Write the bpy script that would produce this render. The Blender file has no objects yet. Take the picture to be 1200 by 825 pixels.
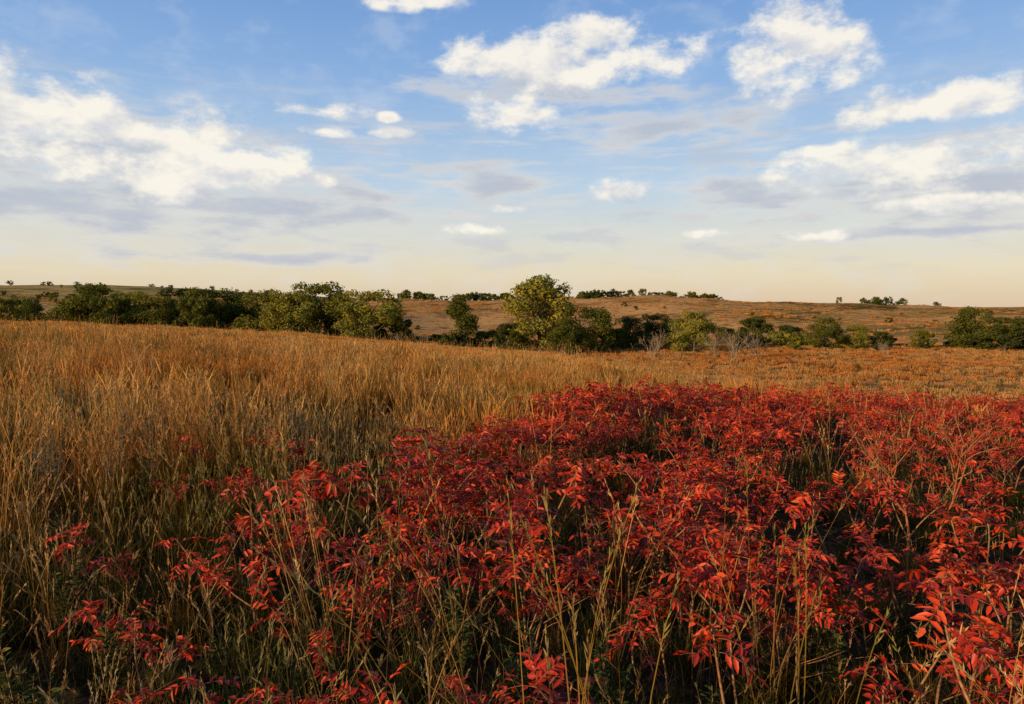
import bpy, math, numpy as np
from mathutils import Vector
RS=np.random.RandomState
EYE=1.9; F=800.0; PITCH=math.atan(57.5/800)
scn=bpy.context.scene
scn.view_settings.view_transform='Standard'; scn.view_settings.look='None'; scn.view_settings.exposure=0

# ------------------------------------------------------------ terrain
def sst(a,b,x):
    t=np.clip((x-a)/(b-a),0,1); return t*t*(3-2*t)
def ground_z(x,y):
    x=np.asarray(x,float); y=np.asarray(y,float)
    yy=np.where(y<0,15*np.tanh(y/15),y)
    sx=np.where(x<0,80*np.tanh(x/80),x)
    p=-0.052*yy-0.06*sx
    p=p-2.4*sst(18,46,y)*sst(2,18,x)-1.0*sst(35,85,y)*sst(-35,5,x)
    k=1.0; a=p; b=-8.3
    m=k*np.logaddexp(a/k,b/k)
    t=sst(95,165,y)
    z=m*(1-t)+(-8.3)*t
    u=x/np.maximum(y,1.0)
    H=12.6-5.8*sst(0.15,0.75,u)+1.5*sst(0,0.6,-u)
    hz=sst(150,600,y)*0.7+0.3*np.clip((y-175)/425,0,1)
    z=z+H*hz
    r=np.hypot(x,y)
    z=z-0.008*np.maximum(r-680,0)-2.0*sst(640,850,y)
    z=z+38*sst(80,800,-x)*sst(700,1300,y)
    far=sst(170,260,y)*(1-sst(540,640,y)*0.8)
    z=z+far*(3.4*np.sin(x/42+1.5*np.sin(y/80)+.8)*np.sin(y/62+x/110+.6)+1.5*np.sin(x/16+y/41)+0.5*np.sin(x/8.5-y/21+2))
    near=1-sst(60,120,y)
    z=z+near*0.05*(np.sin(x*0.9+1.2)*np.sin(y*0.7)+0.7*np.sin(x*0.37+y*0.5)-0.3)
    return z
GZ0=float(ground_z(0,0))
CAMZ=GZ0+EYE

# ------------------------------------------------------------ mesh builder
class MB:
    def __init__(s): s.v=[];s.q=[];s.m=[];s.d=[];s.n=0
    def add(s,v,q,mat,dat):
        v=np.asarray(v,float).reshape(-1,3); q=np.asarray(q,int).reshape(-1,4)
        s.v.append(v); s.q.append(q+s.n); s.m.append(np.full(len(q),mat,int))
        d=np.asarray(dat,float)
        if d.ndim==1: d=np.tile(d,(len(v),1))
        s.d.append(d); s.n+=len(v)
    def mesh(s,name,mats,smooth=False):
        v=np.concatenate(s.v);q=np.concatenate(s.q);m=np.concatenate(s.m);d=np.concatenate(s.d)
        me=bpy.data.meshes.new(name)
        me.vertices.add(len(v)); me.vertices.foreach_set('co',v.ravel().astype(np.float32))
        me.loops.add(len(q)*4); me.loops.foreach_set('vertex_index',q.ravel().astype(np.int32))
        me.polygons.add(len(q)); me.polygons.foreach_set('loop_start',(np.arange(len(q))*4).astype(np.int32))
        try: me.polygons.foreach_set('loop_total',np.full(len(q),4,np.int32))
        except Exception: pass
        for mt in mats: me.materials.append(mt)
        me.polygons.foreach_set('material_index',m.astype(np.int32))
        if smooth: me.polygons.foreach_set('use_smooth',np.ones(len(q),bool))
        a=me.attributes.new('dat','FLOAT_COLOR','POINT')
        c=np.ones((len(v),4),np.float32); c[:,:3]=d
        a.data.foreach_set('color',c.ravel())
        me.update(calc_edges=True); me.validate()
        return me
def tube(mb,pts,rad,sides=5,mat=0,dat=(0.5,0.5,0)):
    pts=np.asarray(pts,float); rad=np.asarray(rad,float); n=len(pts)
    tg=np.gradient(pts,axis=0); tg/=np.linalg.norm(tg,axis=1)[:,None]+1e-9
    ref=np.where(np.abs(tg[:,2:3])>0.9,np.array([[1.,0,0]]),np.array([[0,0,1.]]))
    a=np.cross(tg,ref); a/=np.linalg.norm(a,axis=1)[:,None]+1e-9
    b=np.cross(tg,a)
    th=np.arange(sides)/sides*2*math.pi
    ring=pts[:,None]+rad[:,None,None]*(np.cos(th)[None,:,None]*a[:,None]+np.sin(th)[None,:,None]*b[:,None])
    i=np.arange(n-1)[:,None]*sides; j=np.arange(sides)[None]; j2=(j+1)%sides
    q=np.stack([i+j,i+j2,i+sides+j2,i+sides+j],-1)
    mb.add(ring,q,mat,dat)
def strips(mb,R,base,h,lean,droop,width,segs,prof,kind,mat=0,az=None):
    n=len(base)
    if az is None: az=R.rand(n)*2*math.pi
    t=np.linspace(0,1,segs+1)
    hor=(lean*h)[:,None]*t[None]**2.0
    z=h[:,None]*(t[None]-droop[:,None]*t[None]**3)
    c=np.stack([base[:,0:1]+hor*np.cos(az)[:,None],base[:,1:2]+hor*np.sin(az)[:,None],base[:,2:3]+z],-1)
    wa=R.rand(n)*2*math.pi
    wd=np.stack([np.cos(wa),np.sin(wa),np.zeros(n)],-1)
    w=(width[:,None]*np.asarray(prof)[None])[:,:,None]*wd[:,None]*0.5
    v=np.stack([c-w,c+w],2)
    i=np.arange(n)[:,None]*(2*(segs+1)); s=np.arange(segs)[None]*2
    q=np.stack([i+s,i+s+1,i+s+3,i+s+2],-1)
    r=R.rand(n)
    d=np.zeros((n,segs+1,2,3)); d[...,0]=r[:,None,None]; d[...,1]=t[None,:,None]; d[...,2]=kind
    mb.add(v,q,mat,d.reshape(-1,3)); return c
def leaves(mb,R,pos,direc,nrm,L,W,mat,dat,fold=0.15):
    direc=direc/(np.linalg.norm(direc,axis=1)[:,None]+1e-9)
    side=np.cross(direc,nrm); side/=np.linalg.norm(side,axis=1)[:,None]+1e-9
    up=np.cross(side,direc)
    L=L[:,None];W=W[:,None]
    def P(a,b,c): return pos+direc*L*a+side*W*b+up*W*c
    v=np.stack([P(0,0,0),P(.3,.5,fold*2),P(.68,.38,fold),P(1,0,-.1),P(.68,-.38,fold),P(.3,-.5,fold*2)],1)
    i=np.arange(len(pos))[:,None]*6
    q=np.concatenate([i+np.array([[0,1,2,3]]),i+np.array([[0,3,4,5]])],1).reshape(-1,4)
    d=np.repeat(dat,6,axis=0) if dat.ndim==2 else dat
    mb.add(v,q,mat,d)
def cards(mb,R,pos,nrm,L,mat,dat):
    a=np.cross(nrm,R.normal(size=nrm.shape)); a/=np.linalg.norm(a,axis=1)[:,None]+1e-9
    b=np.cross(nrm,a); b/=np.linalg.norm(b,axis=1)[:,None]+1e-9
    L=L[:,None]
    v=np.stack([pos-a*L*.6,pos+b*L*.38,pos+a*L*.6,pos-b*L*.38],1)
    q=np.arange(len(pos))[:,None]*4+np.arange(4)[None]
    mb.add(v,q,mat,np.repeat(dat,4,axis=0))

# ------------------------------------------------------------ materials
def newmat(name):
    m=bpy.data.materials.new(name); m.use_nodes=True
    nt=m.node_tree; nt.nodes.clear(); return m,nt
def N(nt,t,**k):
    n=nt.nodes.new(t)
    for a,b in k.items(): setattr(n,a,b)
    return n
def ramp(nt,fac,stops,interp='LINEAR'):
    r=N(nt,'ShaderNodeValToRGB'); r.color_ramp.interpolation=interp
    e=r.color_ramp.elements
    while len(e)<len(stops): e.new(0.5)
    for i,(p,c) in enumerate(stops):
        e[i].position=p; e[i].color=(c[0],c[1],c[2],1)
    if fac is not None: nt.links.new(fac,r.inputs[0])
    return r.outputs[0]
def mix(nt,f,a,b,bt='MIX'):
    m=N(nt,'ShaderNodeMix',data_type='RGBA',blend_type=bt)
    for s,v in ((m.inputs[0],f),(m.inputs[6],a),(m.inputs[7],b)):
        if isinstance(v,(int,float)): s.default_value=v
        elif isinstance(v,tuple): s.default_value=(v[0],v[1],v[2],1)
        else: nt.links.new(v,s)
    return m.outputs[2]
def math_(nt,op,a,b=None,c=None,clamp=False):
    m=N(nt,'ShaderNodeMath',operation=op); m.use_clamp=clamp
    for i,v in enumerate((a,b,c)):
        if v is None: continue
        if isinstance(v,(int,float)): m.inputs[i].default_value=v
        else: nt.links.new(v,m.inputs[i])
    return m.outputs[0]
def noise(nt,vec,scale,detail=3,rough=0.5,dist=0):
    n=N(nt,'ShaderNodeTexNoise'); n.inputs['Scale'].default_value=scale; n.inputs['Detail'].default_value=detail
    n.inputs['Roughness'].default_value=rough; n.inputs['Distortion'].default_value=dist
    if vec is not None: nt.links.new(vec,n.inputs['Vector'])
    return n.outputs[0]
def smooth(nt,x,a,b):
    m=N(nt,'ShaderNodeMapRange',interpolation_type='SMOOTHSTEP')
    nt.links.new(x,m.inputs[0]); m.inputs[1].default_value=a; m.inputs[2].default_value=b
    return m.outputs[0]
def leafshader(nt,col,trans=0.3,rough=0.6,spec=0.3):
    if spec<=0.2:
        p=N(nt,'ShaderNodeBsdfDiffuse'); nt.links.new(col,p.inputs[0])
    else:
        p=N(nt,'ShaderNodeBsdfPrincipled'); p.inputs['Roughness'].default_value=rough
        p.inputs['Specular IOR Level'].default_value=spec
        nt.links.new(col,p.inputs['Base Color'])
    t=N(nt,'ShaderNodeBsdfTranslucent'); nt.links.new(col,t.inputs[0])
    mx=N(nt,'ShaderNodeMixShader'); mx.inputs[0].default_value=trans
    nt.links.new(p.outputs[0],mx.inputs[1]); nt.links.new(t.outputs[0],mx.inputs[2])
    o=N(nt,'ShaderNodeOutputMaterial'); nt.links.new(mx.outputs[0],o.inputs[0])
def datn(nt):
    a=N(nt,'ShaderNodeAttribute',attribute_name='dat'); s=N(nt,'ShaderNodeSeparateColor'); nt.links.new(a.outputs['Color'],s.inputs[0])
    return s.outputs

def grass_mat(name,leaf,culm,head,dark=0.35,top=.65):
    m,nt=newmat(name); d=datn(nt)
    pos=N(nt,'ShaderNodeNewGeometry').outputs['Position']
    oi=N(nt,'ShaderNodeObjectInfo').outputs['Random']
    f=math_(nt,'ADD',math_(nt,'MULTIPLY',d[0],0.6),math_(nt,'MULTIPLY',oi,0.4))
    lc=ramp(nt,f,leaf); cc=ramp(nt,f,culm); hc=ramp(nt,f,head)
    c=mix(nt,math_(nt,'GREATER_THAN',d[2],0.25),lc,cc)
    c=mix(nt,math_(nt,'GREATER_THAN',d[2],0.75),c,hc)
    n1=noise(nt,pos,0.16,2,0.6)
    c=mix(nt,smooth(nt,n1,0.40,0.62),c,mix(nt,1.0,c,(1.02,0.68,0.45),'MULTIPLY'))
    n2=noise(nt,pos,0.5,1,0.6)
    c=mix(nt,smooth(nt,n2,0.50,0.68),c,mix(nt,1.0,c,(0.42,0.54,0.38),'MULTIPLY'))
    c=mix(nt,smooth(nt,d[1],0.0,top),mix(nt,1.0,c,(dark,dark*0.95,dark*0.6),'MULTIPLY'),c)  # shade low in the grass painted into the colour, fading toward the tips
    leafshader(nt,c,0.28,0.65,0.15); return m
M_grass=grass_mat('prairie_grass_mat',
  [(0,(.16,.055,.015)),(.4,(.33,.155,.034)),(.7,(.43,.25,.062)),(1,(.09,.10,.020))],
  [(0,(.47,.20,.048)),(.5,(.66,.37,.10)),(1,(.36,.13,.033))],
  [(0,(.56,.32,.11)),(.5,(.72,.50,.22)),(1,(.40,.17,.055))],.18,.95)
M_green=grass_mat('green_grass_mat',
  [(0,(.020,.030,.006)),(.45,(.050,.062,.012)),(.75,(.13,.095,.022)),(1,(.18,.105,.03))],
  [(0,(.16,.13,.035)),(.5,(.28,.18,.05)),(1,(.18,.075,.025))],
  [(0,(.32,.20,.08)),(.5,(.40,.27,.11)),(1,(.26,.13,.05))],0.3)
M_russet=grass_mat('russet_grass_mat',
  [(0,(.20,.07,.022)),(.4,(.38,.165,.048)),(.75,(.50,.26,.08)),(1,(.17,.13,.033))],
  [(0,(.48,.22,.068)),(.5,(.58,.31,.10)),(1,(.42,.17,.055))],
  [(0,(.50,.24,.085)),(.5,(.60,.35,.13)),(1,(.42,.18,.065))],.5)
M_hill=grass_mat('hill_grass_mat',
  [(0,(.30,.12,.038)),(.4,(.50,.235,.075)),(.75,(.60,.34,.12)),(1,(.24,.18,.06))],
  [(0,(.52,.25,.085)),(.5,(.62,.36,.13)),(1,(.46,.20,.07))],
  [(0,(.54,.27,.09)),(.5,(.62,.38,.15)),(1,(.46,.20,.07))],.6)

def simple_leaf(name,stops,trans=0.3,rough=0.5,spec=0.3,nscale=0.0,tint=None):
    m,nt=newmat(name); d=datn(nt); oi=N(nt,'ShaderNodeObjectInfo').outputs['Random']
    f=math_(nt,'ADD',math_(nt,'MULTIPLY',d[0],0.75),math_(nt,'MULTIPLY',oi,0.25))
    c=ramp(nt,f,stops)
    if nscale:
        pos=N(nt,'ShaderNodeNewGeometry').outputs['Position']
        c=mix(nt,smooth(nt,noise(nt,pos,nscale,1),0.45,0.65),c,mix(nt,1.0,c,tint,'MULTIPLY'))
    leafshader(nt,c,trans,rough,spec); return m
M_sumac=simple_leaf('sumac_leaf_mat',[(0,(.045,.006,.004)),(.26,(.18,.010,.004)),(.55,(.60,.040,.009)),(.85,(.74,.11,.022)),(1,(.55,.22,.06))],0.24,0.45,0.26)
M_sage=simple_leaf('silver_forb_mat',[(0,(.10,.115,.05)),(.5,(.18,.19,.10)),(1,(.26,.25,.15))],0.2,0.7,.1)
M_forb=simple_leaf('green_forb_mat',[(0,(.025,.04,.010)),(.6,(.06,.075,.02)),(1,(.17,.13,.035))],0.25,0.6,.1)
def treemat(name,a,b,c): return simple_leaf(name,[(0,a),(.5,b),(1,c)],0.25,0.6,0.15,0.35,(1.4,1.2,0.8))
M_tY=treemat('cottonwood_leaf_mat',(.10,.10,.014),(.20,.18,.028),(.33,.26,.05))
M_tG=treemat('green_leaf_mat',(.045,.055,.010),(.105,.105,.018),(.19,.16,.03))
M_tD=treemat('dark_leaf_mat',(.025,.036,.010),(.055,.066,.015),(.10,.10,.022))
def barkmat(name,c1,c2,sc=12):
    m,nt=newmat(name); tc=N(nt,'ShaderNodeTexCoord').outputs['Object']
    c=ramp(nt,noise(nt,tc,sc,3,0.6),[(0.3,c1),(0.7,c2)])
    p=N(nt,'ShaderNodeBsdfDiffuse')
    nt.links.new(c,p.inputs[0]); o=N(nt,'ShaderNodeOutputMaterial'); nt.links.new(p.outputs[0],o.inputs[0]); return m
M_bark=barkmat('bark_mat',(.07,.05,.035),(.16,.12,.085),3)
M_stem=barkmat('sumac_stem_mat',(.18,.07,.028),(.42,.21,.09),40)
M_twig=barkmat('bare_twig_mat',(.26,.17,.10),(.40,.28,.17),5)
M_rtwig=barkmat('red_twig_mat',(.28,.08,.03),(.40,.15,.06),20)
M_drupe=barkmat('sumac_drupe_mat',(.05,.008,.008),(.12,.015,.012),150)

# ground material
M_gr,nt=newmat('ground_mat')
pos=N(nt,'ShaderNodeNewGeometry').outputs['Position']
sx=N(nt,'ShaderNodeSeparateXYZ'); nt.links.new(pos,sx.inputs[0])
vs=N(nt,'ShaderNodeVectorMath',operation='MULTIPLY'); nt.links.new(pos,vs.inputs[0]); vs.inputs[1].default_value=(1,1,0.3)
P=vs.outputs[0]
litter=ramp(nt,noise(nt,P,9,5,0.7),[(0.3,(.014,.010,.005)),(0.55,(.045,.027,.012)),(0.8,(.11,.07,.03))])
fb=ramp(nt,noise(nt,P,0.30,7,0.75),[(0.32,(.26,.11,.035)),(0.5,(.50,.245,.08)),(0.68,(.62,.36,.13))])
big=noise(nt,P,0.011,4,0.6)
fb=mix(nt,smooth(nt,big,0.49,0.60),fb,mix(nt,1.0,fb,(.55,.66,.55),'MULTIPLY'))
mid=noise(nt,P,0.028,5,0.65,0.6)
fb=mix(nt,smooth(nt,mid,0.50,0.60),fb,mix(nt,1.0,fb,(.40,.42,.40),'MULTIPLY'))
lf=smooth(nt,sx.outputs[0],-60,-260)
fb=mix(nt,math_(nt,'MULTIPLY',lf,0.8),fb,mix(nt,1.0,fb,(.72,.98,.95),'MULTIPLY'))
c=mix(nt,smooth(nt,sx.outputs[1],20,60),litter,fb)
p=N(nt,'ShaderNodeBsdfDiffuse')
nt.links.new(c,p.inputs[0])
bn=noise(nt,P,0.7,4,0.75); b=N(nt,'ShaderNodeBump'); b.inputs['Strength'].default_value=0.8; b.inputs['Distance'].default_value=0.5
nt.links.new(bn,b.inputs['Height']); nt.links.new(b.outputs[0],p.inputs['Normal'])
o=N(nt,'ShaderNodeOutputMaterial'); nt.links.new(p.outputs[0],o.inputs[0])

rr=np.concatenate([[0.0],np.geomspace(0.4,9000,230)]); na=720
th=np.arange(na)/na*2*math.pi
X=rr[:,None]*np.sin(th)[None]; Y=rr[:,None]*np.cos(th)[None]; Z=ground_z(X,Y)
mb=MB(); i=np.arange(len(rr)-1)[:,None]*na; j=np.arange(na)[None]; j2=(j+1)%na
mb.add(np.stack([X,Y,Z],-1),np.stack([i+j,i+na+j,i+na+j2,i+j2],-1),0,(0,0,0))
g=bpy.data.objects.new('prairie_ground',mb.mesh('prairie_ground',[M_gr],True)); scn.collection.objects.link(g)

# ------------------------------------------------------------ instancing
def src_collection(name,meshes):
    c=bpy.data.collections.new(name)
    for k,me in enumerate(meshes):
        ob=bpy.data.objects.new('%s_%02d'%(name,k),me); c.objects.link(ob)
    return c
def instancer(name,coll,x,y,scale,rotz,idx,tilt=0.0,R=None,dz=0.0,zs=None):
    n=len(x); z=ground_z(x,y)+dz
    me=bpy.data.meshes.new(name); me.vertices.add(n)
    me.vertices.foreach_set('co',np.stack([x,y,z],-1).ravel().astype(np.float32))
    rot=np.zeros((n,3)); rot[:,2]=rotz
    if tilt: rot[:,0]=R.normal(0,tilt,n); rot[:,1]=R.normal(0,tilt,n)
    sc=np.stack([scale,scale,scale if zs is None else zs],-1)
    for nm,arr in (('rot',rot),('scl',sc)):
        a=me.attributes.new(nm,'FLOAT_VECTOR','POINT'); a.data.foreach_set('vector',arr.ravel().astype(np.float32))
    a=me.attributes.new('idx','INT','POINT'); a.data.foreach_set('value',idx.astype(np.int32))
    ob=bpy.data.objects.new(name,me); scn.collection.objects.link(ob)
    ng=bpy.data.node_groups.new(name+'_nodes','GeometryNodeTree')
    ng.interface.new_socket('Geometry',in_out='INPUT',socket_type='NodeSocketGeometry')
    ng.interface.new_socket('Geometry',in_out='OUTPUT',socket_type='NodeSocketGeometry')
    gi=ng.nodes.new('NodeGroupInput'); go=ng.nodes.new('NodeGroupOutput')
    ip=ng.nodes.new('GeometryNodeInstanceOnPoints'); ci=ng.nodes.new('GeometryNodeCollectionInfo')
    ci.inputs['Collection'].default_value=coll; ci.inputs['Separate Children'].default_value=True; ci.inputs['Reset Children'].default_value=True
    def at(nm,dt):
        a=ng.nodes.new('GeometryNodeInputNamedAttribute'); a.data_type=dt; a.inputs['Name'].default_value=nm; return a.outputs['Attribute']
    e=ng.nodes.new('FunctionNodeEulerToRotation')
    L=ng.links.new
    L(at('rot','FLOAT_VECTOR'),e.inputs[0]); L(e.outputs[0],ip.inputs['Rotation'])
    L(at('scl','FLOAT_VECTOR'),ip.inputs['Scale']); L(at('idx','INT'),ip.inputs['Instance Index'])
    ip.inputs['Pick Instance'].default_value=True
    L(gi.outputs[0],ip.inputs['Points']); L(ci.outputs[0],ip.inputs['Instance']); L(ip.outputs[0],go.inputs[0])
    md=ob.modifiers.new('instances','NODES'); md.node_group=ng
    return ob

# ------------------------------------------------------------ grass tufts
PR_BL=lambda s:1-0.85*np.linspace(0,1,s+1)**1.5
def tuft(seed,rad,nleaf,nculm,hl,hc,wl,wc,heads,mat,segs=4,curl=1.0):
    R=RS(seed); mb=MB()
    def bp(n):
        a=R.rand(n)*6.283; r=rad*np.sqrt(R.rand(n)); return np.stack([r*np.cos(a),r*np.sin(a),np.full(n,-0.03)],-1)
    if nleaf:
        b=bp(nleaf); strips(mb,R,b,hl*(0.5+0.7*R.rand(nleaf)),curl*(0.12+0.7*R.rand(nleaf)**1.5),0.05+0.45*R.rand(nleaf)**2,wl*(.6+.8*R.rand(nleaf)),segs,PR_BL(segs),0.0)
    if nculm:
        b=bp(nculm); h=hc*(0.55+0.6*R.rand(nculm)); az=R.rand(nculm)*6.283
        pr=[1,1,.9,.9,.8,.8,.5]
        if heads=='far': pr=[1,1,.9,.9,1.2,3.0,.8]
        c=strips(mb,R,b,h,0.04+0.34*R.rand(nculm)**1.5,0.02+0.08*R.rand(nculm),np.full(nculm,wc),6,pr,0.5,az=az)
        if heads=='near':
            for k in range(nculm):
                a=c[k,-2]; e=c[k,-1]; ax=e-a; m=18
                t=R.rand(m)[:,None]; p0=a+ax*(-0.1+t*1.1)
                dr=ax/np.linalg.norm(ax)+0.22*R.normal(size=(m,3))
                rn=R.rand(); dat=np.tile(np.array([[rn,1,1.0]]),(m,1))
                leaves(mb,R,p0,dr,R.normal(size=(m,3)),0.02+0.03*R.rand(m),np.full(m,0.0055),0,dat,0.1)
    return mb.mesh('tuft',[mat])
near=[tuft(10+k,.12,30,7,.58,1.08,.0062,.0040,'near',M_grass) for k in range(6)]
nearg=[tuft(30+k,.14,44,2,.46,.80,.007,.0032,'near',M_green) for k in range(5)]
tall=[tuft(40+k,.14,6,7,.8,1.50,.006,.0046,'near',M_grass) for k in range(6)]
midt=[tuft(50+k,.26,38,20,.58,1.08,.012,.0075,'far',M_grass,3) for k in range(5)]
fart=[tuft(70+k,.60,66,66,.65,1.12,.030,.018,'far',M_grass,3) for k in range(4)]
rust=[tuft(90+k,.8,90,30,.5,.8,.042,.028,'far',M_russet,3) for k in range(4)]
hill=[tuft(110+k,2.2,120,30,.55,.8,.13,.08,'far',M_hill,3) for k in range(3)]
C_near=src_collection('bunchgrass_tuft',near); C_nearg=src_collection('green_grass_tuft',nearg); C_tall=src_collection('tall_bluestem',tall)
C_mid=src_collection('grass_clump',midt); C_far=src_collection('grass_patch',fart)
C_rust=src_collection('russet_patch',rust); C_hill=src_collection('hill_grass',hill)

def wedge(R,r0,r1,dens,half=50):
    hw=math.radians(half); n=int(dens*hw*(r1*r1-r0*r0))
    r=np.sqrt(r0*r0+(r1*r1-r0*r0)*R.rand(n)); a=(R.rand(n)*2-1)*hw
    return r*np.sin(a),r*np.cos(a)
sb_x=np.array([-1.7,-1.2,-0.5,0.6,2.8,5.2,8.3,14,22]); sb_y=np.array([4.6,6.2,8.8,12.4,15.8,17.5,20,26,34])
nb_x=np.array([-1.7,-0.9,-0.3,0.6,1.6,3.0,22]);      nb_y=np.array([4.2,3.6,3.3,3.1,2.8,2.4,2.0])
def in_sumac(x,y):
    e=np.interp(x,sb_x,sb_y)+0.5*np.sin(x*2.1)+0.3*np.sin(x*5.3+1)
    return (x>-1.7)&(y<e)&(y>np.interp(x,nb_x,nb_y))
def near_gap(x,y): return (x>-1.2)&(y<=np.interp(x,nb_x,nb_y))
def clump(x,y,s=1.0):
    return 0.5+0.25*(np.sin(x*1.3*s+1.7*np.sin(y*.9*s))+np.sin(y*1.1*s+1.3*np.sin(x*.7*s+2)))
R=RS(1)
x,y=wedge(R,1.3,11,11.0); ins=in_sumac(x,y); gp=near_gap(x,y)
keep=(~ins|(R.rand(len(x))<0.15))&~(gp&(R.rand(len(x))<0.5)); x=x[keep];y=y[keep];ins=ins[keep]|gp[keep]; n=len(x)
s=(0.50+0.5*R.rand(n))*(0.58+0.66*clump(x,y)); s=np.where(ins,s*0.78,s)
s=s*(0.72+0.28*sst(1.5,5,np.hypot(x,y)))
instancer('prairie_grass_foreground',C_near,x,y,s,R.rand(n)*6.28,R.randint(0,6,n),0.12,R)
x,y=wedge(R,1.0,13,8); x2,y2=wedge(R,1.0,5.5,8); x=np.concatenate([x,x2]);y=np.concatenate([y,y2]); ins=in_sumac(x,y); n=len(x)
s=(0.55+0.5*R.rand(n)); s=np.where(ins,s*0.75,s)
instancer('green_grass_understory',C_nearg,x,y,s,R.rand(n)*6.28,R.randint(0,5,n),0.14,R)
x,y=wedge(R,2.0,40,2.2,48); ins=in_sumac(x,y); k=(~ins|(R.rand(len(x))<.30))&(R.rand(len(x))<.15+1.0*clump(x,y,.8)); x=x[k];y=y[k];n=len(x)
s=np.where(in_sumac(x,y)|(np.hypot(x,y)<4),.68,.88)+.32*R.rand(n)
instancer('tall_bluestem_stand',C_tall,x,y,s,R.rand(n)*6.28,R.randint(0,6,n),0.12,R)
x,y=wedge(R,10,34,5.4,46); ins=in_sumac(x,y); k=~ins|(R.rand(len(x))<.10); x=x[k];y=y[k];n=len(x)
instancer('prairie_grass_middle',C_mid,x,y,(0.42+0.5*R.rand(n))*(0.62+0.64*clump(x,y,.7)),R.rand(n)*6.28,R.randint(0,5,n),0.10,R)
x,y=wedge(R,32,120,1.25,44); low=ground_z(x,y)<-7.2; k=~low; x=x[k];y=y[k];n=len(x)
instancer('prairie_grass_field',C_far,x,y,(0.5+0.5*R.rand(n))*(0.72+0.46*clump(x,y,.3)),R.rand(n)*6.28,R.randint(0,4,n),0.06,R)
x,y=wedge(R,40,190,0.6,44); k=(ground_z(x,y)<-7.0)|(y>118); x=x[k];y=y[k];n=len(x)
instancer('russet_grass_valley',C_rust,x,y,(0.5+0.4*R.rand(n)),R.rand(n)*6.28,R.randint(0,4,n),0.05,R)
x,y=wedge(R,185,640,0.04,42); k=R.rand(len(x))<.2+clump(x,y,.05); x=x[k];y=y[k]; n=len(x)
instancer('hillside_grass',C_hill,x,y,(0.5+0.6*R.rand(n)*clump(x,y,.06)),R.rand(n)*6.28,R.randint(0,3,n),0.03,R)

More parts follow.
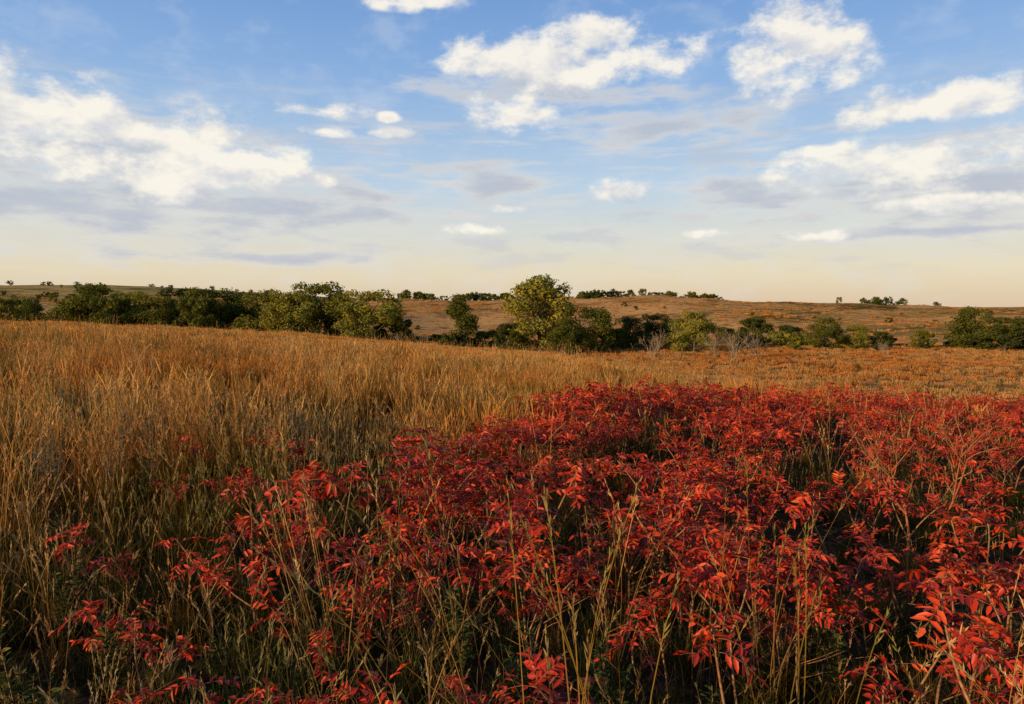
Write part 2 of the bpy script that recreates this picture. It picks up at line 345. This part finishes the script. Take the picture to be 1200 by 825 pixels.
# ------------------------------------------------------------ sumac
def sumac_mesh(seed,h=0.9,tips=2,nl=8,drupe=False):
    R=RS(seed); mb=MB()
    lean=R.normal(0,.10,2)
    def stem(p0,p1,r0,r1,bend):
        t=np.linspace(0,1,6)[:,None]; mid=R.normal(0,bend,3)*np.array([1,1,.3])
        pts=p0+(p1-p0)*t+mid*(np.sin(t*math.pi)); tube(mb,pts,np.linspace(r0,r1,6),5,1); return pts
    fork=np.array([lean[0]*.5,lean[1]*.5,h*(.35+.2*R.rand())])
    stem(np.array([0,0,-.05]),fork,.0085,.006,.02)
    for k in range(tips):
        a=6.283*(k/tips)+R.rand()*1.2; sp=(0.10+.18*R.rand())*(1 if tips>1 else .3)
        tip=np.array([fork[0]+lean[0]*.6+sp*math.cos(a),fork[1]+lean[1]*.6+sp*math.sin(a),h*(.74+.30*R.rand())])
        pts=stem(fork,tip,.006,.0045,.025)
        if drupe and k==0:
            m=120; t=R.rand(m); ang=R.rand(m)*6.283; rad=.028*(1-t)**.6+.004
            p=tip+np.stack([rad*np.cos(ang),rad*np.sin(ang),t*.13],-1)
            leaves(mb,R,p,R.normal(size=(m,3))+np.array([0,0,.6]),R.normal(size=(m,3)),np.full(m,.014),np.full(m,.010),2,np.tile([[.5,.5,0]],(m,1)),.3)
        for l in range(nl):
            az=l*2.4+R.rand()*.9; tt=1-0.38*(l/nl)**1.2
            base=fork+(tip-fork)*tt if tt<1 else tip
            el=math.radians(R.uniform(5,60)-25*(l/nl)); L=R.uniform(.14,.26)*(0.8+.2*(1-l/nl)); dr=R.uniform(.2,.8)
            npair=R.randint(4,7); rn=R.rand()
            s=np.linspace(0,1,8)
            hx=np.cos(el)*s*L; hz=np.sin(el)*s*L-dr*L*s**2*.8
            d2=np.array([math.cos(az),math.sin(az)]); curl=R.normal(0,.15)
            side=np.array([-d2[1],d2[0],0])
            rp=base+np.stack([hx*d2[0],hx*d2[1],hz],-1)+side*(curl*L*s**2)[:,None]
            tube(mb,rp,np.linspace(.0022,.0012,8),3,3)
            P_=[];D_=[];N_=[];LL=[];W_=[]
            roll=R.normal(0,.45)
            for q in range(npair+1):
                f=.22+.78*q/npair; ii=min(f*7,6.999); i0=int(ii); pt=rp[i0]+(rp[i0+1]-rp[i0])*(ii-i0)
                tg=rp[i0+1]-rp[i0]; tg/=np.linalg.norm(tg); sd=np.cross(tg,[0,0,1]); sd/=np.linalg.norm(sd)+1e-9
                upv=np.cross(sd,tg); sd=sd*math.cos(roll)+upv*math.sin(roll); upv=np.cross(sd,tg)
                lsz=.076*(0.75+.35*math.sin(f*2.6))*(L/.24)**.6
                for sg in ((-1,1) if q<npair else (0,)):
                    if R.rand()<.16: continue
                    dirv=tg*(.5 if sg else 1)+sd*sg*.9+upv*R.normal(-.15,.28)+R.normal(0,.13,3)
                    P_.append(pt);D_.append(dirv);N_.append(upv+R.normal(0,.38,3));LL.append(lsz*R.uniform(.65,1.15));W_.append(.026*R.uniform(.7,1.2)*(L/.24)**.5)
            m=len(P_)
            if m==0: continue
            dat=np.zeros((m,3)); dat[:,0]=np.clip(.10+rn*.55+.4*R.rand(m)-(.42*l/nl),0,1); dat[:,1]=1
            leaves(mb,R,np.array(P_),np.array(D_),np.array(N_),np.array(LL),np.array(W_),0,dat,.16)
    for k in range(6):
        a=R.rand()*6.283; z0=h*R.uniform(.12,.5); Lk=R.uniform(.08,.30)
        stem(fork*(z0/fork[2]) if z0<fork[2] else fork,np.array([math.cos(a)*Lk,math.sin(a)*Lk,z0+Lk*.8]),.003,.001,.01)
    return mb.mesh('sumac',[M_sumac,M_stem,M_drupe,M_rtwig])
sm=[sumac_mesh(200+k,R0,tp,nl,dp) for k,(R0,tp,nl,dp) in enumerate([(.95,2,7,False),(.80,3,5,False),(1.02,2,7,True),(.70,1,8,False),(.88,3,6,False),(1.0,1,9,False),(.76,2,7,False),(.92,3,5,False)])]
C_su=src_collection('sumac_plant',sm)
R=RS(7)
n0=3600; x=R.uniform(-2.0,24,n0); y=R.uniform(2.2,34,n0)
r=np.hypot(x,y); k=in_sumac(x,y)&(np.abs(np.arctan2(x,y))<math.radians(50))
c=clump(x+.3*y,y,2.1); pk=np.where(r<3.6,0.40,np.where(r<5.8,.80,1.0))*np.clip((c-.30)*2.8,.08,1)
k&=(R.rand(n0)<pk); x=x[k];y=y[k]
ox=np.array([-2.9,-2.6,-2.2,-1.7,-3.4,-2.3,-1.9,-1.4,-1.3,-2.45,-3.1,-1.9,-2.0,-1.0,-.8,-1.6]); oy=np.array([5.6,5.9,4.0,3.7,7.4,7.6,5.1,4.5,3.5,3.8,3.6,4.2,3.3,3.1,3.6,2.7])
ex=R.uniform(-1.3,3.2,70); ey=R.uniform(3.2,6.5,70); kk=in_sumac(ex,ey); ex=ex[kk];ey=ey[kk]
# extra stems along the far crest of the thicket
fx=R.uniform(-.8,7,170); fy=np.interp(fx,sb_x,sb_y)-R.uniform(0.2,3.5,170); kk=in_sumac(fx,fy); fx=fx[kk];fy=fy[kk]
x=np.concatenate([x,ex,fx,ox]);y=np.concatenate([y,ey,fy,oy]);n=len(x); print('sumac',n)
sc=0.72+.40*R.rand(n); sc[-len(ox):]*=.85; rr2=np.hypot(x,y); sc*=np.where(rr2<4,.88,1)*np.where(rr2>9,1.10,1)
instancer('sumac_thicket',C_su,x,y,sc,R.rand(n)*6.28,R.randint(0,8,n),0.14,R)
def tan_at(px,d): return (px-600)/F*d
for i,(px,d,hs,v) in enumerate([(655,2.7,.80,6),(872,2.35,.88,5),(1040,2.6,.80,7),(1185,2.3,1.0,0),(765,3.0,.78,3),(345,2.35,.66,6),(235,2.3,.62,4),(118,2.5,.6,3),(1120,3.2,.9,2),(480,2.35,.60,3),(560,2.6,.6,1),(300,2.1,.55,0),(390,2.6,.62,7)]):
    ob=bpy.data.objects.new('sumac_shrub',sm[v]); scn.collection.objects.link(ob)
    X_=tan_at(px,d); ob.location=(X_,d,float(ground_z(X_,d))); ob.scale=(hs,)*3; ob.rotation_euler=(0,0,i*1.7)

# ------------------------------------------------------------ forbs
def forb(seed,h,mat,n=5,ls=.04,lw=.012):
    R=RS(seed); mb=MB()
    for k in range(n):
        a=R.rand()*6.283; sp=R.uniform(.02,.18); top=np.array([sp*math.cos(a),sp*math.sin(a),h*R.uniform(.7,1.1)])
        t=np.linspace(0,1,6)[:,None]; pts=top*np.concatenate([t**1.3,t**1.3,t],1); tube(mb,pts,np.linspace(.003,.0015,6),4,1)
        m=60; tt=R.uniform(.15,1,m); p=top[None]*np.stack([tt**1.3,tt**1.3,tt],-1); an=R.rand(m)*6.283
        d=np.stack([np.cos(an),np.sin(an),R.uniform(.1,.9,m)],-1)
        leaves(mb,R,p,d,np.array([[0,0,1.]])+R.normal(0,.4,(m,3)),ls*(1.2-.6*tt)*R.uniform(.7,1.3,m),lw*np.ones(m),0,np.stack([R.rand(m),tt,0*tt],-1))
    return mb.mesh('forb',[mat,M_stem])
C_sg=src_collection('silver_forb',[forb(300+k,.75,M_sage,7,.04,.011) for k in range(3)])
C_fb=src_collection('green_forb',[forb(320+k,.6,M_forb,5,.07,.016) for k in range(4)])
R=RS(9)
cx=[(-4.6,8.7),(-4.1,6.6),(-3.3,9.5),(-6.5,10)]
x=np.concatenate([a+R.normal(0,.3,6) for a,b in cx]);y=np.concatenate([b+R.normal(0,.3,6) for a,b in cx]);n=len(x)
instancer('silver_sage_forbs',C_sg,x,y,R.uniform(.8,1.2,n),R.rand(n)*6.28,R.randint(0,3,n),.08,R)
x,y=wedge(R,1.5,9,1.3); n=len(x)
instancer('green_forbs',C_fb,x,y,R.uniform(.5,1.0,n),R.rand(n)*6.28,R.randint(0,4,n),.1,R)

# ------------------------------------------------------------ trees
def tree_parts(seed,H,W,ncl,nleaf,ls,low=.18,rmin=.085,rmax=.155):
    R=RS(seed); tr=MB(); cr=MB()
    cen=[];rad=[]
    for k in range(ncl):
        z=H*(low+(.93-low)*R.rand()**.8); zz=(z/H-low)/(1-low)
        pr=math.sqrt(max(.12,1-((zz-.42)/.62)**2)); a=R.rand()*6.283; r=W*.5*pr*(R.rand()**.42)*.82
        cen.append([r*math.cos(a),r*math.sin(a)*.9,z]); rad.append(H*R.uniform(rmin,rmax))
    cen=np.array(cen);rad=np.array(rad)
    cen[:,2]=np.minimum(cen[:,2],H-rad*.8)
    t=np.linspace(0,1,8); wob=R.normal(0,.02*H,(8,2)).cumsum(0)*.5; wob[0]=0
    trunk=np.stack([wob[:,0],wob[:,1],t*H*.8-.3],-1)
    tube(tr,trunk,np.linspace(.028*H,.005*H,8),8,0)
    for k in range(0,ncl,2):
        c_=cen[k]; zt=max(.12*H,c_[2]*R.uniform(.45,.75)); i=min(6,int(zt/(.82*H)*7)); p0=trunk[i]
        m=(p0+c_)*.5+np.array([0,0,-.02*H])+R.normal(0,.015*H,3)
        tube(tr,np.array([p0,p0*.5+m*.5,m,m*.4+c_*.6,c_]),np.array([.010,.008,.006,.004,.002])*H,5,0)
    w=rad**2; w/=w.sum(); ci=R.choice(ncl,nleaf,p=w)
    d=R.normal(size=(nleaf,3)); d/=np.linalg.norm(d,axis=1)[:,None]
    rr_=rad[ci]*(.45+.65*R.rand(nleaf)**.6)*(1+.3*np.sin(d[:,0]*5+ci)*np.sin(d[:,2]*6+ci*2))
    p=cen[ci]+d*rr_[:,None]*np.array([1.15,1.15,.85])
    nr=d+.6*R.normal(size=(nleaf,3)); nr/=np.linalg.norm(nr,axis=1)[:,None]
    crn=R.rand(ncl)
    dat=np.stack([np.clip(.55*crn[ci]+.45*R.rand(nleaf),0,1),np.ones(nleaf),np.zeros(nleaf)],-1)
    cards(cr,R,p,nr,ls*R.uniform(.7,1.5,nleaf),0,dat)
    return tr.mesh('trunk',[M_bark],True),cr
TV={}
def tv(key,mat):
    kk=(key,mat.name)
    if kk not in TV:
        spec={'tall':(421,10,10.2,42,11000,.27,.08,.08,.15),'round':(402,10,11,34,9000,.28,.06),'round2':(413,10,12.5,36,9500,.29,.05),
              'narrow':(404,10,5.6,24,6000,.27,.08),'shrub':(405,10,18,42,9000,.40,.02),'shrub2':(406,10,21,46,9000,.42,.02)}[key]
        t_,c_=tree_parts(*spec); TV[kk]=(t_,c_.mesh('crown',[mat]))
    return TV[kk]
def place_tree(name,px,top,d,key,mat,rot=0,wscale=1.0):
    X_=tan_at(px,d); z=float(ground_z(X_,d)); Ht=(356-top)/F*d+CAMZ-z; s=Ht/10.0
    e=bpy.data.objects.new(name,None); scn.collection.objects.link(e); e.location=(X_,d,z); e.rotation_euler=(0,0,rot); e.scale=(s*wscale,s*wscale,s)
    t_,c_=tv(key,mat)
    for nm,me in (('trunk',t_),('crown',c_)):
        ob=bpy.data.objects.new(nm,me); scn.collection.objects.link(ob); ob.parent=e
TL=[('cottonwood_tree',634,325,138,'tall',M_tY,0.6,1.05),('green_tree',541,347,148,'narrow',M_tG,1,1.0),
('green_tree',692,360,138,'round',M_tG,2,1.05),('green_tree',660,374,132,'round2',M_tG,.5,1.),('dark_tree',740,371,150,'round',M_tD,1,1),
('dark_tree',768,369,156,'round2',M_tD,2,1),('green_tree',814,365,140,'round2',M_tY,3,1.05),('green_tree',793,374,146,'round',M_tG,3,1),('dark_shrub',598,380,136,'shrub',M_tD,0,.8),('dark_shrub',722,386,142,'shrub',M_tD,0,.6),
('green_tree',966,373,148,'round2',M_tG,1,1),('green_tree',1000,381,150,'round',M_tY,2,1.2),('dark_shrub',1035,390,158,'shrub',M_tD,1,.9),
('green_shrub',1082,388,150,'shrub',M_tG,2,.8),('dark_tree',1143,360,150,'round',M_tG,0,1.1),('dark_tree',1180,372,143,'round2',M_tD,2,1.3),('dark_tree',1200,374,150,'round2',M_tG,2,1.3),('dark_tree',1235,362,150,'round',M_tG,3,1.2),('dark_tree',1290,365,155,'round2',M_tD,3,1.2),
('dark_shrub',885,374,175,'shrub',M_tD,1,1.),('dark_shrub',925,382,172,'shrub2',M_tD,1,.9),('dark_shrub',850,384,170,'shrub2',M_tD,1,.7),
('green_tree',108,334,172,'round2',M_tG,1,1.1),('green_tree',152,343,170,'round2',M_tY,2,1.0),('dark_tree',212,338,182,'round2',M_tD,0,1.0),
('green_tree',250,339,172,'round2',M_tG,3,1.1),('green_tree',308,340,168,'round',M_tG,4,1.2),('green_tree',372,332,165,'round2',M_tG,2,1.1),('green_tree',340,342,160,'round2',M_tY,2,1.),
('cottonwood_tree',432,341,146,'round2',M_tY,2,1.15),('green_tree',182,348,168,'round2',M_tG,5,1.1),('green_tree',280,345,178,'round2',M_tD,1,1.2),('yellow_shrub',12,350,200,'shrub',M_tY,1,.8),('dark_tree',42,351,190,'narrow',M_tD,1,1),
('green_tree',78,352,190,'round2',M_tG,1,1.),('yellow_shrub',-40,352,185,'shrub',M_tY,1,1),('green_tree',-100,340,180,'round',M_tY,1,1.1),('green_tree',400,345,172,'round2',M_tD,4,1.1),('green_tree',325,350,178,'shrub',M_tG,0,.8),('green_shrub',460,368,150,'shrub',M_tD,2,.8),('green_tree',130,350,165,'shrub',M_tG,4,.7),('green_tree',232,350,165,'shrub',M_tG,4,.7)]
for t in TL: place_tree(*t)
def lowtree(seed,mat,H=4,W=7,n=1300,ls=.35):
    t_,c_=tree_parts(seed,H,W,18,n,ls,.03,.12,.2); return c_.mesh('c',[mat])
C_br=src_collection('brush_clump',[lowtree(500,M_tG),lowtree(501,M_tD),lowtree(502,M_tY),lowtree(503,M_tD)])
R=RS(12)
n=190; x=R.uniform(-150,190,n); y=158+7*np.sin(x/23)+R.normal(0,6,n)
instancer('creek_brush',C_br,x,y,R.uniform(.35,.95,n),R.rand(n)*6.28,R.randint(0,4,n))
C_dt=src_collection('distant_tree',[lowtree(510,M_tG,6,8,700,.6),lowtree(511,M_tD,6,9,700,.6),lowtree(512,M_tD,5,10,700,.6)])
px=[];dd=[];ss=[]
for a,b,c_,d0 in ((470,605,48,590),(668,722,26,590),(725,760,6,590),(756,845,36,590),(1008,1062,20,560),(975,985,2,580),(1090,1100,2,580)):
    for k in range(c_): px.append(R.uniform(a,b));dd.append(d0+R.uniform(-15,25));ss.append(R.uniform(.5,1.35)*(.8 if a>900 else 1))
for k in range(70): px.append(R.uniform(-60,330));dd.append(R.uniform(700,1330));ss.append(R.uniform(.6,1.5))
for k in range(45): px.append(R.uniform(-80,470));dd.append(R.uniform(240,520));ss.append(R.uniform(.4,1.0))
for k in range(26): px.append(R.uniform(480,1250));dd.append(R.uniform(210,400));ss.append(R.uniform(.2,.5))
px=np.array(px);dd=np.array(dd);ss=np.array(ss);n=len(px)
instancer('distant_trees',C_dt,(px-600)/F*dd,dd,ss,R.rand(n)*6.28,R.randint(0,3,n))

def bare(seed,H,W,mat,n0=7,depth=3,r0=.02):
    R=RS(seed); mb=MB()
    def br(p,d,L,r,k):
        t=np.linspace(0,1,5)[:,None]; e=p+d*L; bend=R.normal(0,.06*L,3)
        pts=p+(e-p)*t+bend*np.sin(t*math.pi); tube(mb,pts,np.linspace(r,r*.55,5),4,0)
        if k<depth:
            for q in range(3 if k<2 else 4):
                s=pts[R.randint(2,5)]; nd=d+R.normal(0,.42,3); nd[2]=abs(nd[2])*.8+.25; nd/=np.linalg.norm(nd); br(s,nd,L*R.uniform(.5,.75),r*.55,k+1)
    for q in range(n0):
        a=R.rand()*6.283; s=W/H*R.uniform(.1,.9)*.6; d=np.array([s*math.cos(a),s*math.sin(a),1.]); d/=np.linalg.norm(d)
        br(np.array([.05*H*math.cos(a),.05*H*math.sin(a),-.1*H*.1]),d,H*.48,r0,0)
    return mb.mesh('bare',[mat])
bm=bare(600,5.5,7,M_twig,9,3,.055)
for px_,d,s,r in ((765,122,.95,0),(858,118,1.0,1),(885,122,.85,2),(840,128,.85,4),(1040,126,.6,3),(465,120,.5,1)):
    X_=tan_at(px_,d); ob=bpy.data.objects.new('bare_shrub',bm); scn.collection.objects.link(ob); ob.location=(X_,d,float(ground_z(X_,d))); ob.scale=(s,)*3; ob.rotation_euler=(0,0,r)
X_=tan_at(1080,6.0); ob=bpy.data.objects.new('bare_sumac_sapling',bare(610,1.3,1.0,M_rtwig,2,3,.014)); scn.collection.objects.link(ob); ob.location=(X_,6.0,float(ground_z(X_,6))); ob.scale=(1.15,)*3

# ------------------------------------------------------------ light
SUN_EL=math.radians(14); sv=Vector((-0.80,-0.60,0)).normalized()
sd=Vector((sv.x*math.cos(SUN_EL),sv.y*math.cos(SUN_EL),math.sin(SUN_EL)))
L=bpy.data.lights.new('sun','SUN'); L.energy=5.0; L.angle=math.radians(.5); L.color=(1,.77,.46)
so=bpy.data.objects.new('sun',L); scn.collection.objects.link(so); so.rotation_euler=sd.to_track_quat('Z','Y').to_euler(); so.location=(-50,-30,40)

# ------------------------------------------------------------ sky
w=bpy.data.worlds.new('World'); scn.world=w; w.use_nodes=True; nt=w.node_tree; nt.nodes.clear()
sky=N(nt,'ShaderNodeTexSky',sky_type='NISHITA'); sky.sun_disc=False; sky.sun_elevation=SUN_EL; sky.sun_rotation=math.atan2(sv.x,sv.y)
tc=N(nt,'ShaderNodeTexCoord').outputs['Generated']
sp=N(nt,'ShaderNodeSeparateXYZ'); nt.links.new(tc,sp.inputs[0])
az=math_(nt,'ARCTAN2',sp.outputs[0],sp.outputs[1]); el=math_(nt,'ARCSINE',sp.outputs[2])
cb=N(nt,'ShaderNodeCombineXYZ'); nt.links.new(math_(nt,'MULTIPLY',az,10),cb.inputs[0]); nt.links.new(math_(nt,'MULTIPLY',el,10),cb.inputs[1])
PV=cb.outputs[0]
def ae(px,py):
    u=(px-600)/F; v=-(py-412.5)/F; Y_=math.cos(PITCH)+v*math.sin(PITCH); Z_=-math.sin(PITCH)+v*math.cos(PITCH)
    return math.atan2(u,Y_)*10, math.atan2(Z_,math.hypot(u,Y_))*10
def mask(blobs):
    cur=None
    for px,py,wx,hy in blobs:
        cx_,cy_=ae(px,py); sx_,sy_=80/(wx*1.7),80/(hy*1.7)
        s=N(nt,'ShaderNodeVectorMath',operation='MULTIPLY_ADD'); nt.links.new(PV,s.inputs[0]); s.inputs[1].default_value=(sx_,sy_,0); s.inputs[2].default_value=(-cx_*sx_,-cy_*sy_,0)
        g_=N(nt,'ShaderNodeTexGradient',gradient_type='SPHERICAL'); nt.links.new(s.outputs[0],g_.inputs[0]); v=g_.outputs['Fac']
        cur=v if cur is None else math_(nt,'MAXIMUM',cur,v)
    return cur
white=[(20,128,95,40),(150,148,80,24),(238,155,70,26),(300,192,52,24),(165,198,130,26),
 (665,72,135,32),(700,45,60,26),(600,136,50,24),(930,60,66,42),(1075,122,100,17),
 (730,226,36,13),(1075,190,120,24),(1120,238,55,9),(500,2,75,9),(378,130,42,9),(378,154,32,7),(460,155,28,5),(378,212,16,7),(600,246,26,6),(560,268,30,7),(960,276,40,6),(820,274,26,5),(970,176,40,7),(455,137,12,5)]
gray=[(60,235,290,52),(290,245,210,36),(110,180,160,36),(775,149,90,18),(868,135,40,14),(565,213,75,18),(890,228,90,26),(1090,215,150,32),(1130,244,100,20),(300,300,200,10),(640,105,130,24),(1000,275,170,8)]
mW=mask(white); mG=mask(gray)
def nz(loc,scl,ns,det,rough=.6,dist=0.0):
    mp=N(nt,'ShaderNodeMapping'); nt.links.new(PV,mp.inputs[0]); mp.inputs['Location'].default_value=loc; mp.inputs['Scale'].default_value=scl
    return noise(nt,mp.outputs[0],ns,det,rough,dist)
nA=nz((3.1,2.2,.9),(1,1.6,1),1.25,7,.60)
nB=nz((3.1-.09,2.2+.16*1.6,.9),(1,1.6,1),1.25,3,.62)
nG=nz((11.7,8.1,3.3),(.8,3.0,1),1.25,6,.60)
xW=math_(nt,'MULTIPLY_ADD',math_(nt,'SUBTRACT',nA,0.5),2.5,mW)
dW=math_(nt,'MULTIPLY',smooth(nt,xW,.27,.84),smooth(nt,mW,.02,.34))
xG=math_(nt,'MULTIPLY_ADD',math_(nt,'SUBTRACT',nG,0.5),2.2,mG)
dG=math_(nt,'MULTIPLY',smooth(nt,xG,.16,.85),smooth(nt,mG,.02,.30))
eld=math_(nt,'MULTIPLY',el,180/math.pi)
def sc10(r):
    s=N(nt,'ShaderNodeVectorMath',operation='SCALE'); nt.links.new(r,s.inputs[0]); s.inputs['Scale'].default_value=10; return s.outputs[0]
grad=ramp(nt,math_(nt,'DIVIDE',eld,40,clamp=True),[(0,(.84,.65,.45)),(.06,(.90,.78,.56)),(.14,(.78,.80,.74)),(.24,(.56,.72,.89)),(.44,(.29,.50,.85)),(.66,(.15,.33,.72)),(1,(.09,.22,.57))])
base=mix(nt,0.88,sky.outputs[0],sc10(grad))
st=nz((0,0,0),(.5,4.2,1),1.3,6,.64)
band=math_(nt,'MULTIPLY',smooth(nt,eld,1.0,5.0),math_(nt,'SUBTRACT',1.0,smooth(nt,eld,9,20)))
base=mix(nt,math_(nt,'MULTIPLY',math_(nt,'MULTIPLY',smooth(nt,st,.47,.68),band),.65),base,(7.9,7.6,7.3))
base=mix(nt,math_(nt,'MULTIPLY',math_(nt,'MULTIPLY',smooth(nt,nG,.50,.64),band),.48),base,(5.8,6.0,6.7))
base=mix(nt,math_(nt,'MULTIPLY',smooth(nt,nB,.46,.74),.22),base,(7.8,8.2,8.8))
gcol=mix(nt,smooth(nt,xG,.25,1.10),(8.7,8.3,7.5),(5.3,5.7,6.6))
base=mix(nt,math_(nt,'MULTIPLY',dG,.80),base,gcol)
sh=math_(nt,'MULTIPLY_ADD',math_(nt,'SUBTRACT',nB,nA),4.2,.25,clamp=True)
wcol=mix(nt,sh,(10.6,10.0,8.8),(7.2,7.3,7.7))
base=mix(nt,math_(nt,'MULTIPLY',dW,.92),base,wcol)
bg=N(nt,'ShaderNodeBackground'); bg.inputs[1].default_value=0.093; nt.links.new(base,bg.inputs[0])
o=N(nt,'ShaderNodeOutputWorld'); nt.links.new(bg.outputs[0],o.inputs[0])

# ------------------------------------------------------------ camera
cam=bpy.data.cameras.new('camera'); co=bpy.data.objects.new('camera',cam); scn.collection.objects.link(co)
cam.lens=24; cam.sensor_width=36; cam.clip_end=20000; cam.clip_start=.05
co.location=(0,0,CAMZ); co.rotation_euler=(math.pi/2-PITCH,0,0); scn.camera=co
